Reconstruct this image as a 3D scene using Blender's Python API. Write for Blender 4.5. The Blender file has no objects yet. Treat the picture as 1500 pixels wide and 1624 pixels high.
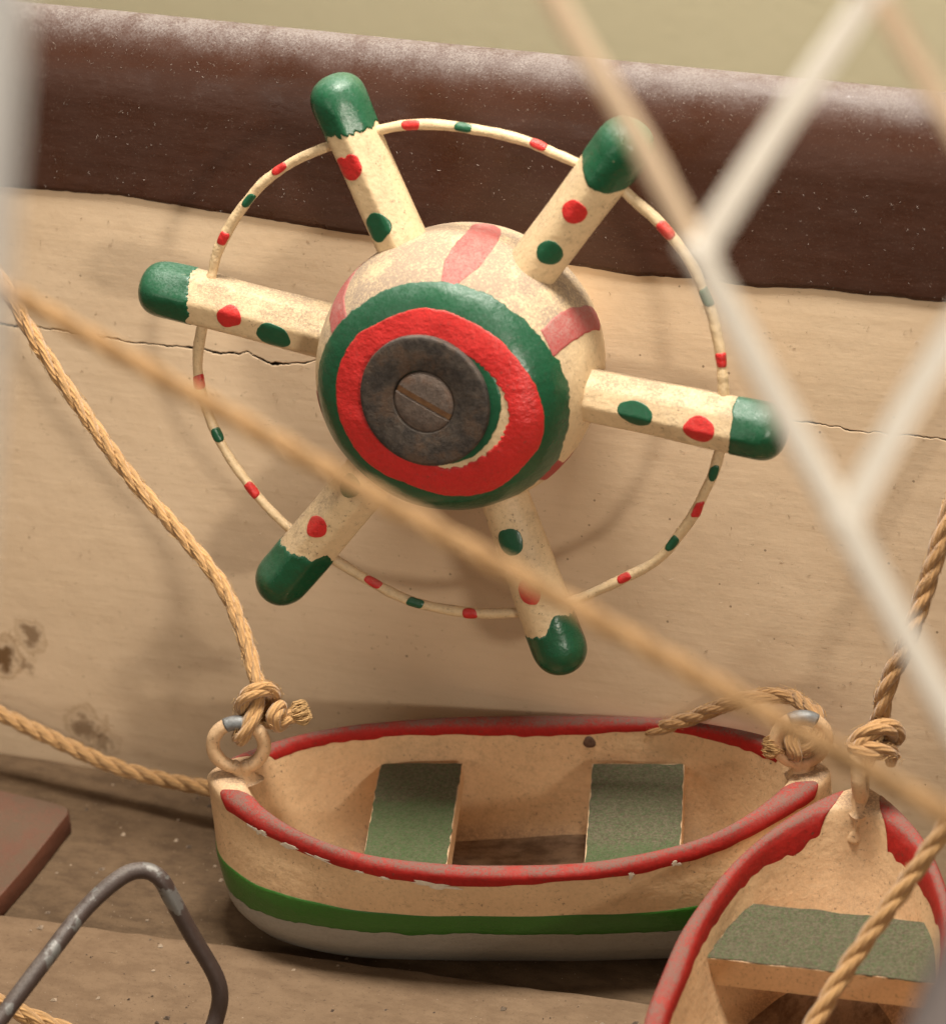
import bpy, math, random
import numpy as np
from mathutils import Matrix, Vector
# 1 unit = 1 cm.  Deck is z = 0; the bulwark leans back 11 degrees.
sc = bpy.context.scene
sc.unit_settings.scale_length = 0.01
col = sc.collection
R = math.radians

# ------------------------------------------------------------------ camera
cam_d = bpy.data.cameras.new('camera'); cam = bpy.data.objects.new('camera', cam_d); col.objects.link(cam)
cr, cu, cc = Vector((0.93532, 0.34319, -0.086009)), Vector((-0.114843, 0.524426, 0.843675)), Vector((0.334646, -0.779229, 0.529919))
m = Matrix((cr, cu, cc)).transposed().to_4x4(); m.translation = Vector((15.435, -35.9698, 29.7502)); cam.matrix_world = m
cam_d.sensor_fit = 'HORIZONTAL'; cam_d.sensor_width = 36; cam_d.lens = 135
cam_d.clip_start = 0.5; cam_d.clip_end = 500
cam_d.dof.use_dof = True; cam_d.dof.focus_distance = 45.8; cam_d.dof.aperture_fstop = 0.135 / 0.45
sc.camera = cam

# ------------------------------------------------------------------ light
world = bpy.data.worlds.new('World'); sc.world = world; world.use_nodes = True
bg = world.node_tree.nodes['Background']; bg.inputs[0].default_value = (1.0, 0.81, 0.62, 1); bg.inputs[1].default_value = 0.22
def area(name, loc, target, sx, sy, power, color):
    l = bpy.data.lights.new(name, 'AREA'); l.shape = 'RECTANGLE'; l.size = sx; l.size_y = sy; l.energy = power; l.color = color
    o = bpy.data.objects.new(name, l); col.objects.link(o); o.location = loc
    o.rotation_euler = (Vector(target) - Vector(loc)).to_track_quat('-Z', 'Y').to_euler()
    return o
k_ = bpy.data.lights.new('key_spot', 'SPOT'); k_.energy = 158000; k_.color = (1.0, 0.91, 0.78); k_.shadow_soft_size = 4.8; k_.spot_size = R(20); k_.spot_blend = 1.0
key = bpy.data.objects.new('key_spot', k_); col.objects.link(key); key.location = (58, -63, 34)
key.rotation_euler = (Vector((-5.0, 0, 12.6)) - key.location).to_track_quat('-Z', 'Y').to_euler()
area('overhead_softbox', (-4, -20, 66), (-2, 0, 8), 50, 22, 2900, (1.0, 0.86, 0.69))
area('left_softbox', (-24, -58, 25), (0, 0, 9), 26, 15, 3000, (1.0, 0.90, 0.78))
area('top_softbox', (-6, 14, 36), (0, 0, 8), 26, 10, 1300, (0.97, 0.97, 1.0))
area('backdrop_fill', (4, 2, 42), (0, 24, 12), 16, 10, 46000, (1.0, 0.95, 0.85))  # added fill that brightens the background wall, no actual lamp behind the rail
sc.view_settings.view_transform = 'Standard'; sc.view_settings.look = 'None'
sc.view_settings.exposure = 0.0; sc.view_settings.gamma = 1.0; sc.view_settings.use_curve_mapping = False
sc.cycles.use_denoising = True
try: sc.cycles.denoiser = 'OPENIMAGEDENOISE'
except Exception: pass
sc.cycles.max_bounces = 8

# ------------------------------------------------------------------ scene helpers
def tag(o, label=None, cat=None, group=None, kind=None):
    if label: o['label'] = label
    if cat: o['category'] = cat
    if group: o['group'] = group
    if kind: o['kind'] = kind
    return o
def empty(name, mat=None):
    o = bpy.data.objects.new(name, None); o.empty_display_size = 0.5; col.objects.link(o)
    if mat is not None: o.matrix_world = mat
    return o
def mesh(name, V, F, mat, parent=None, smooth=True, uv=None):
    me = bpy.data.meshes.new(name); me.from_pydata([tuple(map(float, v)) for v in V], [], [tuple(int(i) for i in f) for f in F]); me.update()
    if smooth: me.polygons.foreach_set('use_smooth', [True] * len(me.polygons))
    if uv is not None:
        lay = me.uv_layers.new(name='UVMap'); idx = np.empty(len(me.loops), np.int32); me.loops.foreach_get('vertex_index', idx)
        lay.data.foreach_set('uv', np.asarray(uv, np.float32)[idx].ravel())
    me.materials.append(mat)
    o = bpy.data.objects.new(name, me); col.objects.link(o)
    if parent is not None: o.parent = parent
    return o
def sharp(o, deg=40):
    me = o.data
    try:
        with bpy.context.temp_override(object=o, active_object=o, selected_objects=[o], selected_editable_objects=[o]):
            bpy.ops.object.shade_smooth_by_angle(angle=R(deg))
    except Exception: pass
    return o
def grid_faces(nu, nv, closed_u=False, closed_v=False, off=0, flip=False):
    F = []
    for i in range(nu if closed_u else nu - 1):
        for j in range(nv if closed_v else nv - 1):
            a, b = i * nv + j, ((i + 1) % nu) * nv + j
            c, d = ((i + 1) % nu) * nv + (j + 1) % nv, i * nv + (j + 1) % nv
            q = (a + off, b + off, c + off, d + off)
            F.append(q[::-1] if flip else q)
    return F
def spline(pts, step=0.03):
    """Catmull-Rom through pts, resampled to equal steps."""
    P = np.asarray(pts, float); Q = np.vstack([2 * P[0] - P[1], P, 2 * P[-1] - P[-2]]); out = []
    for i in range(1, len(Q) - 2):
        p0, p1, p2, p3 = Q[i - 1:i + 3]
        t = np.linspace(0, 1, 24, endpoint=False)[:, None]
        out.append(0.5 * ((2 * p1) + (-p0 + p2) * t + (2 * p0 - 5 * p1 + 4 * p2 - p3) * t ** 2 + (-p0 + 3 * p1 - 3 * p2 + p3) * t ** 3))
    C = np.vstack(out + [P[-1:]]); d = np.r_[0, np.cumsum(np.linalg.norm(np.diff(C, axis=0), axis=1))]
    n = max(4, int(d[-1] / step)); s = np.linspace(0, d[-1], n)
    return np.stack([np.interp(s, d, C[:, k]) for k in range(3)], 1), s
def frames(C):
    T = np.gradient(C, axis=0); T /= np.linalg.norm(T, axis=1)[:, None] + 1e-12
    N = np.zeros_like(C); a = np.array([0, 0, 1.0]) if abs(T[0][2]) < .9 else np.array([1.0, 0, 0])
    n = a - T[0] * (a @ T[0]); N[0] = n / np.linalg.norm(n)
    for i in range(1, len(C)):
        n = N[i - 1] - T[i] * (N[i - 1] @ T[i]); N[i] = n / (np.linalg.norm(n) + 1e-12)
    return T, N, np.cross(T, N)
def tube_geo(C, rad, n=14, off=0, cap=True):
    T, N, B = frames(C); rad = np.broadcast_to(rad, (len(C),)) if np.ndim(rad) < 2 else rad
    a = np.linspace(0, 2 * math.pi, n, endpoint=False)
    rr = rad[:, None] if np.ndim(rad) == 1 else rad
    V = C[:, None, :] + (N[:, None, :] * np.cos(a)[None, :, None] + B[:, None, :] * np.sin(a)[None, :, None]) * np.broadcast_to(rr, (len(C), n))[:, :, None]
    F = grid_faces(len(C), n, closed_v=True, off=off)
    if cap: F += [tuple(off + k for k in range(n))[::-1] and tuple(off + k for k in reversed(range(n))), tuple(off + (len(C) - 1) * n + k for k in range(n))]
    F = [f[::-1] for f in F]
    return V.reshape(-1, 3), F
def wob(x, seed, amp=1.0, freqs=(1, 2, 3, 5, 8, 13), fall=.7):
    """Sum of sines: a hand-made wobble, periodic in 2 pi."""
    rg = np.random.default_rng(seed); y = np.zeros_like(np.asarray(x, float))
    for k, f in enumerate(freqs): y = y + rg.normal() * f ** -fall * np.sin(f * np.asarray(x) + rg.random() * 6.283)
    return amp * y
def rag(x, seed, step=.05):
    """Ragged 1-d value noise, for chipped edges and cracks (about -1..1)."""
    rg = np.random.default_rng(seed); tab = rg.uniform(-1, 1, 4096); x = np.asarray(x, float) / step + 1000
    i = np.floor(x).astype(int); f = x - i
    f = f * f * (3 - 2 * f)
    return tab[i % 4096] * (1 - f) + tab[(i + 1) % 4096] * f

# ------------------------------------------------------------------ materials
class NT:
    def __init__(s, name):
        s.m = bpy.data.materials.new(name); s.m.use_nodes = True; s.t = s.m.node_tree; s.t.nodes.clear()
        s.out = s.t.nodes.new('ShaderNodeOutputMaterial'); s.b = s.t.nodes.new('ShaderNodeBsdfPrincipled'); s.t.links.new(s.b.outputs[0], s.out.inputs[0])
        s.tc = s.t.nodes.new('ShaderNodeTexCoord'); s.geo = s.t.nodes.new('ShaderNodeNewGeometry')
    def set(s, sock, v):
        if isinstance(v, bpy.types.NodeSocket): s.t.links.new(v, sock)
        elif isinstance(v, (tuple, list)): sock.default_value = tuple(v) + ((1,) if len(v) == 3 and sock.type == 'RGBA' else ())
        else: sock.default_value = v
    def math(s, op, a, b=0.0, clamp=False):
        n = s.t.nodes.new('ShaderNodeMath'); n.operation = op; n.use_clamp = clamp; s.set(n.inputs[0], a); s.set(n.inputs[1], b); return n.outputs[0]
    def mix(s, f, a, b, blend='MIX'):
        n = s.t.nodes.new('ShaderNodeMix'); n.data_type = 'RGBA'; n.blend_type = blend; n.clamp_factor = True
        s.set(n.inputs[0], f); s.set(n.inputs[6], a); s.set(n.inputs[7], b); return n.outputs[2]
    def vmap(s, scale=(1, 1, 1), loc=(0, 0, 0), src=None):
        n = s.t.nodes.new('ShaderNodeMapping'); n.inputs['Scale'].default_value = scale; n.inputs['Location'].default_value = loc
        s.t.links.new(src or s.tc.outputs['Object'], n.inputs[0]); return n.outputs[0]
    def noise(s, scale, detail=4, rough=.55, vec=None, dist=0.0):
        n = s.t.nodes.new('ShaderNodeTexNoise'); n.inputs['Scale'].default_value = scale; n.inputs['Detail'].default_value = detail
        n.inputs['Roughness'].default_value = rough; n.inputs['Distortion'].default_value = dist
        s.t.links.new(vec or s.tc.outputs['Object'], n.inputs['Vector']); return n.outputs[0]
    def voro(s, scale, vec=None, out='Distance', rand=1.0):
        n = s.t.nodes.new('ShaderNodeTexVoronoi'); n.inputs['Scale'].default_value = scale; n.inputs['Randomness'].default_value = rand
        s.t.links.new(vec or s.tc.outputs['Object'], n.inputs['Vector']); return n.outputs[out]
    def rng(s, v, lo, hi, a=0.0, b=1.0, smooth=True):
        n = s.t.nodes.new('ShaderNodeMapRange'); n.interpolation_type = 'SMOOTHSTEP' if smooth else 'LINEAR'
        s.set(n.inputs[0], v); n.inputs[1].default_value = lo; n.inputs[2].default_value = hi; n.inputs[3].default_value = a; n.inputs[4].default_value = b; return n.outputs[0]
    def sep(s, v):
        n = s.t.nodes.new('ShaderNodeSeparateXYZ'); s.t.links.new(v, n.inputs[0]); return n.outputs
    def bump(s, h, strength, dist=.02, nrm=None):
        n = s.t.nodes.new('ShaderNodeBump'); n.inputs['Strength'].default_value = strength; n.inputs['Distance'].default_value = dist
        s.set(n.inputs['Height'], h)
        if nrm is not None: s.t.links.new(nrm, n.inputs['Normal'])
        return n.outputs[0]
    def done(s, color, rough=.5, normal=None, metal=0.0, spec=.5, coat=0.0, sheen=0.0):
        s.set(s.b.inputs['Base Color'], color); s.set(s.b.inputs['Roughness'], rough); s.set(s.b.inputs['Metallic'], metal)
        s.set(s.b.inputs['Specular IOR Level'], spec)
        s.set(s.b.inputs['Coat Weight'], coat); s.b.inputs['Coat Roughness'].default_value = .18
        if sheen: s.b.inputs['Sheen Weight'].default_value = sheen; s.b.inputs['Sheen Roughness'].default_value = .6
        if normal is not None: s.t.links.new(normal, s.b.inputs['Normal'])
        return s.m
def mul(c, k): return tuple(min(1.0, x * k) for x in c)
DUST = (.40, .335, .265)
def dusty(k, colr, rough, amount, lo, hi, dcol=DUST, grain=30, lint=.5):
    """Settled dust and lint: lies on faces that look upwards, in grains."""
    nz = k.sep(k.geo.outputs['Normal'])[2]
    up = k.rng(nz, lo, hi)
    cl = k.rng(k.noise(2.2, 6, .65), .3, .68, .35, 1.25)
    gr = k.rng(k.noise(grain, 5, .85), .35, .65, .20, 1.42)
    f = k.math('MULTIPLY', k.math('MULTIPLY', up, cl), k.math('MULTIPLY', gr, amount), True)
    colr = k.mix(f, colr, dcol); rough = k.mix(f, (rough,) * 3 if not isinstance(rough, bpy.types.NodeSocket) else rough, (.95,) * 3)
    if lint:
        v = k.voro(26, k.vmap((1, 1.6, 1.2))); s = k.math('LESS_THAN', v, .16)
        pick = k.math('GREATER_THAN', k.noise(7, 2), .5)
        s = k.math('MULTIPLY', k.math('MULTIPLY', s, pick), k.math('MULTIPLY', k.math('ADD', k.math('MULTIPLY', up, .8), .12), lint), True)
        colr = k.mix(s, colr, mul(dcol, 1.75))
    return colr, rough, f
def paint(name, base, var=.14, rough=.42, dust=.6, lo=.2, hi=.95, dcol=DUST, speck=.35, bump=.25, coat=0.0, lint=.5, stroke=None, sc_=1.0, spec=.5, chip=None):
    k = NT(name)
    c = k.mix(k.noise(1.6 * sc_, 5), mul(base, 1 - var), mul(base, 1 + var * .7))
    c = k.mix(k.rng(k.noise(19 * sc_, 4, .65), .35, .7, 0, .35), c, mul(base, 1 - var * 1.6))
    if speck:
        s = k.math('MULTIPLY', k.rng(k.noise(19 * sc_, 4, .78), .605, .65), k.rng(k.noise(2.7 * sc_, 3), .40, .6, .1, 1), True)
        c = k.mix(k.math('MULTIPLY', s, speck), c, (.10, .065, .04))
        g = k.math('MULTIPLY', k.rng(k.noise(3.3 * sc_, 9, .78), .50, .70), speck * .55)
        c = k.mix(g, c, mul(base, .42))
    if chip:
        s = k.math('MULTIPLY', k.rng(k.noise(9 * sc_, 6, .75), .665, .685), k.rng(k.noise(1.9 * sc_, 2), .45, .6), True)
        c = k.mix(k.math('MULTIPLY', s, chip[1]), c, chip[0])
    c, r, f = dusty(k, c, k.rng(k.noise(5 * sc_, 4), .3, .7, rough * .8, rough * 1.25) if False else rough, dust, lo, hi, dcol, lint=lint) if dust else (c, rough, None)
    h = k.math('ADD', k.math('MULTIPLY', k.noise(4.5 * sc_, 3), 1.6), k.math('MULTIPLY', k.noise(30 * sc_, 4, .6), .15))
    if stroke: h = k.math('ADD', h, k.math('MULTIPLY', k.noise(6, 4, .6, k.vmap(stroke)), .7))
    if f is not None: h = k.math('ADD', h, k.math('MULTIPLY', f, k.math('MULTIPLY', k.noise(95, 2, .7), .35)))
    return k.done(c, r, k.bump(h, bump, .03), spec=spec, coat=coat)
CREAM = (.67, .49, .285)
m_cream = paint('cream_paint', CREAM, rough=.45, dust=1.0, dcol=(.31, .225, .15), lo=.12, hi=.95, speck=1.0, bump=.42, stroke=(1, 1, 4), lint=.25)
m_cream_hub = paint('cream_hub_paint', CREAM, rough=.55, dust=1.35, dcol=(.27, .20, .145), lo=.0, hi=.9, speck=1.0, bump=.4, lint=.3)
m_green = paint('green_gloss_paint', (.007, .075, .030), var=.3, rough=.26, dust=.42, dcol=(.105, .175, .135), lo=.15, hi=.95, speck=.25, bump=.38, lint=.5, chip=((.45, .36, .22), .5))
m_green_dot = paint('green_dot_paint', (.008, .080, .034), var=.25, rough=.32, dust=.3, dcol=(.13, .20, .155), lo=.3, hi=1.0, speck=.1, bump=.35, lint=.3)
m_red = paint('red_paint', (.55, .020, .018), var=.22, rough=.36, dust=.4, dcol=(.42, .15, .12), lo=.2, hi=1.0, speck=.5, bump=.6, stroke=(3, 3, 1), lint=.4, chip=((.16, .02, .015), .7))
m_red_stripe = paint('red_stripe_paint', (.36, .035, .033), var=.2, rough=.6, dust=.85, dcol=(.33, .17, .145), lo=-.2, hi=.8, speck=.3, bump=.35)

# ------------------------------------------------------------------ setting materials
def wall_mat():
    k = NT('cream_bulwark_paint'); o = k.tc.outputs['Object']
    c = k.mix(k.noise(.55, 5, .6), (.56, .41, .265), (.67, .51, .35))
    st = k.noise(2.6, 7, .68, k.vmap((.25, 2.8, 1)))
    c = k.mix(k.rng(st, .44, .72, 0, .26), c, (.47, .33, .20))
    c = k.mix(k.rng(k.noise(7, 5, .7, k.vmap((.35, 1.6, 1), (3, 1, 0))), .60, .78, 0, .22), c, (.44, .31, .19))
    # brown leak stains low on the left, a few knots
    for (x, y, r, a) in ((-7.75, -5.75, .34, .95), (-7.25, -5.36, .26, .75), (-6.45, -6.7, .34, .7), (-6.15, -6.85, .22, .5), (-7.3, -5.85, .15, .5), (-8.3, -5.2, .4, .7)):
        n = k.t.nodes.new('ShaderNodeVectorMath'); n.operation = 'DISTANCE'; k.t.links.new(k.mix(.30, o, k.mix(1, (0, 0, 0), o)), n.inputs[0])
        k.t.links.new(o, n.inputs[0]); n.inputs[1].default_value = (x, y, -1.5)
        d = k.math('ADD', n.outputs['Value'], k.math('MULTIPLY', k.math('SUBTRACT', k.noise(3.4, 6, .7), .5), .75))
        c = k.mix(k.math('MULTIPLY', k.rng(d, r * .30, r * .85, 1, 0), a), c, (.12, .058, .018))
        ring = k.math('MULTIPLY', k.rng(d, r * .7, r * .95), k.rng(d, r * .95, r * 1.2, 1, 0))
        c = k.mix(k.math('MULTIPLY', ring, .5 * a), c, (.25, .14, .055))
    s = k.math('MULTIPLY', k.rng(k.noise(15, 4, .75, k.vmap((.6, 1.4, 1))), .625, .69), k.rng(k.noise(.9, 3), .38, .62, .15, 1), True)
    c = k.mix(k.math('MULTIPLY', s, .55), c, (.19, .125, .075))
    s = k.math('LESS_THAN', k.voro(2.6), .045); c = k.mix(k.math('MULTIPLY', s, .7), c, (.13, .085, .05))
    h = k.math('ADD', k.math('MULTIPLY', st, .6), k.math('ADD', k.math('MULTIPLY', k.noise(1.4, 3), 2.2), k.math('MULTIPLY', k.noise(13, 5, .7), .45)))
    return k.done(c, k.rng(st, .3, .7, .42, .6), k.bump(h, .14, .05), spec=.4)
m_wall = wall_mat()
def rail_mat():
    k = NT('brown_gloss_rail_paint')
    c = k.mix(k.noise(.8, 5, .6, k.vmap((.4, 2, 2))), (.036, .0125, .0068), (.054, .020, .0108))
    c, r, f = dusty(k, c, k.rng(k.noise(2.1, 5, .65), .3, .7, .24, .46), 1.0, .47, .99, (.165, .138, .128), grain=34, lint=.25)
    v = k.voro(15, k.vmap((1, 1.3, 1))); sp = k.math('MULTIPLY', k.math('LESS_THAN', v, .085), k.rng(k.noise(3, 3), .38, .6))
    c = k.mix(k.math('MULTIPLY', sp, .10), c, (.40, .31, .25))
    fine = k.rng(k.noise(34, 3, .8), .60, .70); c = k.mix(k.math('MULTIPLY', fine, .16), c, (.42, .33, .27))
    h = k.math('ADD', k.math('MULTIPLY', k.noise(1.1, 3, .5, k.vmap((.6, 1.4, 1.4))), 2.2), k.math('MULTIPLY', k.noise(7, 5, .65, k.vmap((.5, 1.3, 1.3))), .42))
    return k.done(c, r, k.bump(h, .22, .05), spec=.38)
m_rail = rail_mat()
def deck_mat(name, a, b, dirt, dcol, lint=.5):
    k = NT(name)
    c = k.mix(k.noise(.7, 6, .65), a, b)
    c = k.mix(k.rng(k.noise(3.2, 6, .7, k.vmap((.6, 1.3, 1))), .38, .66, 0, dirt), c, dcol)
    c = k.mix(k.rng(k.noise(21, 4, .8), .57, .68, 0, .6), c, mul(dcol, .55))
    c = k.mix(k.rng(k.noise(11, 4, .7, k.vmap((.4, 2.2, 1))), .62, .72, 0, .55), c, mul(dcol, .5))
    s = k.math('LESS_THAN', k.voro(9), .06); c = k.mix(k.math('MULTIPLY', s, lint), c, (.55, .45, .34))
    h = k.math('ADD', k.math('MULTIPLY', k.noise(3, 4), 1.4), k.math('MULTIPLY', k.noise(40, 4, .7), .7))
    return k.done(c, .78, k.bump(h, .4, .04), spec=.25)
m_deck_dark = deck_mat('grimy_brown_deck', (.090, .054, .028), (.145, .091, .050), .65, (.054, .030, .0145))
m_deck_light = deck_mat('worn_cream_deck', (.165, .104, .060), (.205, .134, .080), .5, (.104, .061, .033), .3)
def back_mat():
    k = NT('olive_backdrop_paint')
    c = k.mix(k.noise(.35, 5), (.43, .375, .245), (.48, .42, .28))
    c = k.mix(k.rng(k.noise(3.2, 5, .75), .56, .72, 0, .35), c, (.31, .265, .165))
    return k.done(c, .8, k.bump(k.noise(5, 4), .2, .1), spec=.2)

# ------------------------------------------------------------------ deck
deck = mesh('deck', [(-26, -30, -1.2), (22, -30, -1.2), (22, .9, -1.2), (-26, .9, -1.2), (-26, -30, -.9), (22, -30, -.9), (22, .9, -.9), (-26, .9, -.9)],
            [(0, 3, 2, 1), (4, 5, 6, 7), (0, 1, 5, 4), (1, 2, 6, 5), (2, 3, 7, 6), (3, 0, 4, 7)], m_deck_dark, smooth=False)
tag(deck, kind='structure')
def plank_board(name, x0, x1, yb, yf, z, mat, seed, bev=.07):
    """Board along x: far edge yb(x), near edge yf(x), bevelled, slightly wavy."""
    xs = np.linspace(x0, x1, 220); V = []
    for x in xs:
        a, b = yb(x), yf(x); w = .012 * rag(x, seed, .6)
        V += [(x, a, z - .85), (x, a, z - bev), (x, a - bev * .35, z - bev * .3), (x, a - bev, z + w), (x, b + bev, z + w), (x, b, z - bev), (x, b, z - .85)]
    F = grid_faces(len(xs), 7, flip=False)
    o = mesh(name, V, F, mat, deck); return o
edge = lambda x: -3.50 + .045 * (x + 6) + .016 * rag(x, 5, .22) + .01 * rag(x, 6, .06)
plank_board('waterway_plank', -25, 21, lambda x: .45, lambda x: edge(x) + .05, 0.0, m_deck_dark, 1)
plank_board('deck_plank', -25, 21, edge, lambda x: -9.6 + .03 * x, .19, m_deck_light, 2)
plank_board('deck_plank', -25, 21, lambda x: -9.66 + .03 * x, lambda x: -16.5 + .03 * x, .185, m_deck_light, 3)

bw = mesh('background_wall', [(-70, 24, -20), (70, 24, -20), (70, 24, 70), (-70, 24, 70), (-70, 25, -20), (70, 25, -20), (70, 25, 70), (-70, 25, 70)],
          [(0, 1, 2, 3), (7, 6, 5, 4), (0, 4, 5, 1), (3, 2, 6, 7), (0, 3, 7, 4), (1, 5, 6, 2)], back_mat(), smooth=False)
tag(bw, kind='structure')

# ------------------------------------------------------------------ bulwark (local: x along, y up the wall, z out of it)
LEAN = R(11); WC = Vector((0, 0, 7.471))
wall_m = Matrix(((1, 0, 0), (0, math.sin(LEAN), -math.cos(LEAN)), (0, math.cos(LEAN), math.sin(LEAN)))).to_4x4(); wall_m.translation = WC
bul = tag(empty('bulwark', wall_m), 'cream painted bulwark with cracked planks and glossy brown rounded top rail', 'bulwark')
CRK = [(-26, -.70), (-9, -.69), (-7.38, -.679), (-6.793, -.646), (-6.215, -.669), (-5.453, -.735), (-4.787, -.711), (-4.316, -.707), (-4.038, -.759), (-3.661, -.683), (-3.296, -.797), (-3.018, -.785), (-2.646, -.70), (3.0, -.76), (3.909, -.795), (4.325, -.808), (4.657, -.839), (5.151, -.851), (5.964, -.833), (9, -.84), (22, -.84)]
GAP = [(-26, .05), (-7, .060), (-5.6, .050), (-5, .026), (-4.6, .055), (-4.3, .04), (-4, .055), (-3.5, .035), (-3.2, .085), (-3, .04), (-2.5, .02), (3, .028), (3.9, .036), (4.3, .042), (5, .022), (6, .026), (22, .026)]
def crack_y(x): return np.interp(x, *zip(*CRK)) + .020 * rag(x, 11, .13) + .010 * rag(x, 12, .04)
def gap_w(x): return .5 * np.interp(x, *zip(*GAP)) * (1 + .5 * rag(x, 13, .09))
XS = np.r_[np.linspace(-26, -8.5, 60), np.linspace(-8.4, 8, 560), np.linspace(8.1, 22, 50)]
m_crack = deck_mat('raw_dirty_wood', (.05, .028, .015), (.08, .045, .025), .8, (.025, .014, .008), 0.0)
def plank_wall(y0, y1, top):
    ys = np.linspace(0, 1, 9) ** 1.0; V = []
    for x in XS:
        a, b = y0(x), y1(x)
        V.append((x, a, -2.1))
        if top: V += [(x, a, -1.504), (x, a + .012, -1.5)]; lo = a + .012
        else: lo = a
        hi = b if top else b - .012
        for t in ys: V.append((x, lo + (hi - lo) * t, -1.5))
        if not top: V += [(x, b - .012, -1.5), (x, b, -1.504)]
        V.append((x, b, -2.1))
    n = len(V) // len(XS)
    skip = 2 if top else n - 4
    FF = [(i, j) for i in range(len(XS) - 1) for j in range(n - 1) if j != skip]
    o = mesh('plank', V, [(i * n + j, (i + 1) * n + j, (i + 1) * n + j + 1, i * n + j + 1) for i, j in FF], m_wall, bul); o.data.materials.append(m_crack)
    for (i, j), p in zip(FF, o.data.polygons):
        if (top and j == 0) or (not top and j == n - 2): p.material_index = 1; p.use_smooth = False
        elif (top and j == 1) or (not top and j == n - 3): p.use_smooth = False
    return o
plank_wall(lambda x: crack_y(x) + gap_w(x) / 2, lambda x: 2.6, True)
plank_wall(lambda x: -8.2, lambda x: crack_y(x) - gap_w(x) / 2, False)
EDG = [(-26, 1.33), (-6.938, 1.325), (-5.419, 1.353), (-4.305, 1.277), (-3.481, 1.22), (-2.037, 1.135), (1.114, .987), (1.88, .934), (2.806, .982), (3.471, .938), (4.13, .986), (5.106, .975), (5.828, .981), (22, .95)]
def rail_low(x): return np.interp(x, *zip(*EDG)) + .010 * rag(x, 21, .35) + .006 * rag(x, 22, .1)
def rail_top(x): return 3.63 - .0215 * x + .008 * rag(x, 23, 1.5)
V = []; RV = 1.12
arc = np.linspace(0, math.pi, 40)
for x in XS:
    lo, tp = rail_low(x), rail_top(x)
    V += [(x, lo, -1.7), (x, lo, -1.492), (x, lo + .012, -1.470)]
    for t in np.linspace(.05, 1, 10): V.append((x, lo + (tp - RV - lo) * t, -1.464 + .009 * t))
    for a in arc[1:]:
        ca, sa = math.cos(a), math.sin(a)
        V.append((x, tp - RV + RV * sa, -2.0 + .545 * ca))
    V.append((x, lo, -2.545))
rail = mesh('top_rail', V, grid_faces(len(XS), len(V) // len(XS)), m_rail, bul)
rail['label'] = 'glossy dark brown rail with a dusty rounded top'
# lint and dust fibres lying on the rail
def hairs(name, n, place, ln, rad, mat, parent, seed, curl=1.0):
    rg = random.Random(seed); V, F = [], []
    for _ in range(n):
        p, nn, tt = place(rg); p = np.array(p); nn = np.array(nn, float); tt = np.array(tt, float)
        tt -= nn * (tt @ nn); tt /= np.linalg.norm(tt) + 1e-9; bb = np.cross(nn, tt)
        L_ = ln * (.35 + rg.random() ** 2 * 1.4); a = rg.uniform(-1, 1) * 2.2 * curl; lift = rg.uniform(.0, .35)
        pts = []
        for i in range(4):
            t = i / 3; ang = a * t
            pts.append(p + tt * L_ * (t - .5) * math.cos(ang) + bb * L_ * (t - .5) * math.sin(ang) + nn * (rad + lift * L_ * t * (1 - .4 * t)))
        b0 = len(V)
        for i, q in enumerate(pts):
            w = rad * (1 if i < 3 else .4)
            V += [q + bb * w, q - bb * w * .5 + nn * w * .9, q - bb * w * .5 - nn * w * .9]
        for i in range(3):
            for j in range(3): F.append((b0 + i * 3 + j, b0 + i * 3 + (j + 1) % 3, b0 + i * 3 + 3 + (j + 1) % 3, b0 + i * 3 + 3 + j))
    o = mesh(name, V, F, mat, parent); o['kind'] = 'stuff'; return o
def flat_mat(name, c, rough=.9):
    k = NT(name); return k.done(k.mix(k.noise(14, 2), mul(c, .75), mul(c, 1.2)), rough, spec=.1)
m_lint = flat_mat('pale_lint', (.44, .37, .32))
def on_rail(rg):
    x = rg.uniform(-7.6, 7.2); tp = float(rail_top(x)); u = rg.random()
    if u < .86:
        a = rg.uniform(.14, .75) * math.pi; ca, sa = math.cos(a), math.sin(a)
        p = (x, tp - RV + RV * sa, -2.0 + .545 * ca); nn = (0, sa * .44, ca)
    else:
        lo = float(rail_low(x)); p = (x, lo + (tp - RV - lo) * (1 - rg.random() ** 1.5 * .98), -1.452); nn = (0, 0, 1)
    return p, nn, (rg.uniform(-1, 1), rg.uniform(-1, 1), rg.uniform(-1, 1))
hairs('lint', 2600, on_rail, .030, .0019, m_lint, bul, 4)

def on_wall(rg):
    return (rg.uniform(-7.6, 7.0), rg.uniform(-7.0, 1.0), -1.499), (0, 0, 1), (rg.uniform(-1, 1), rg.uniform(-1, 1), 0)
hairs('dark_fibres', 420, on_wall, .045, .0022, flat_mat('brown_fibre', (.16, .10, .06)), bul, 8)
hairs('lint', 160, on_wall, .06, .0018, m_lint, bul, 9)

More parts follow.
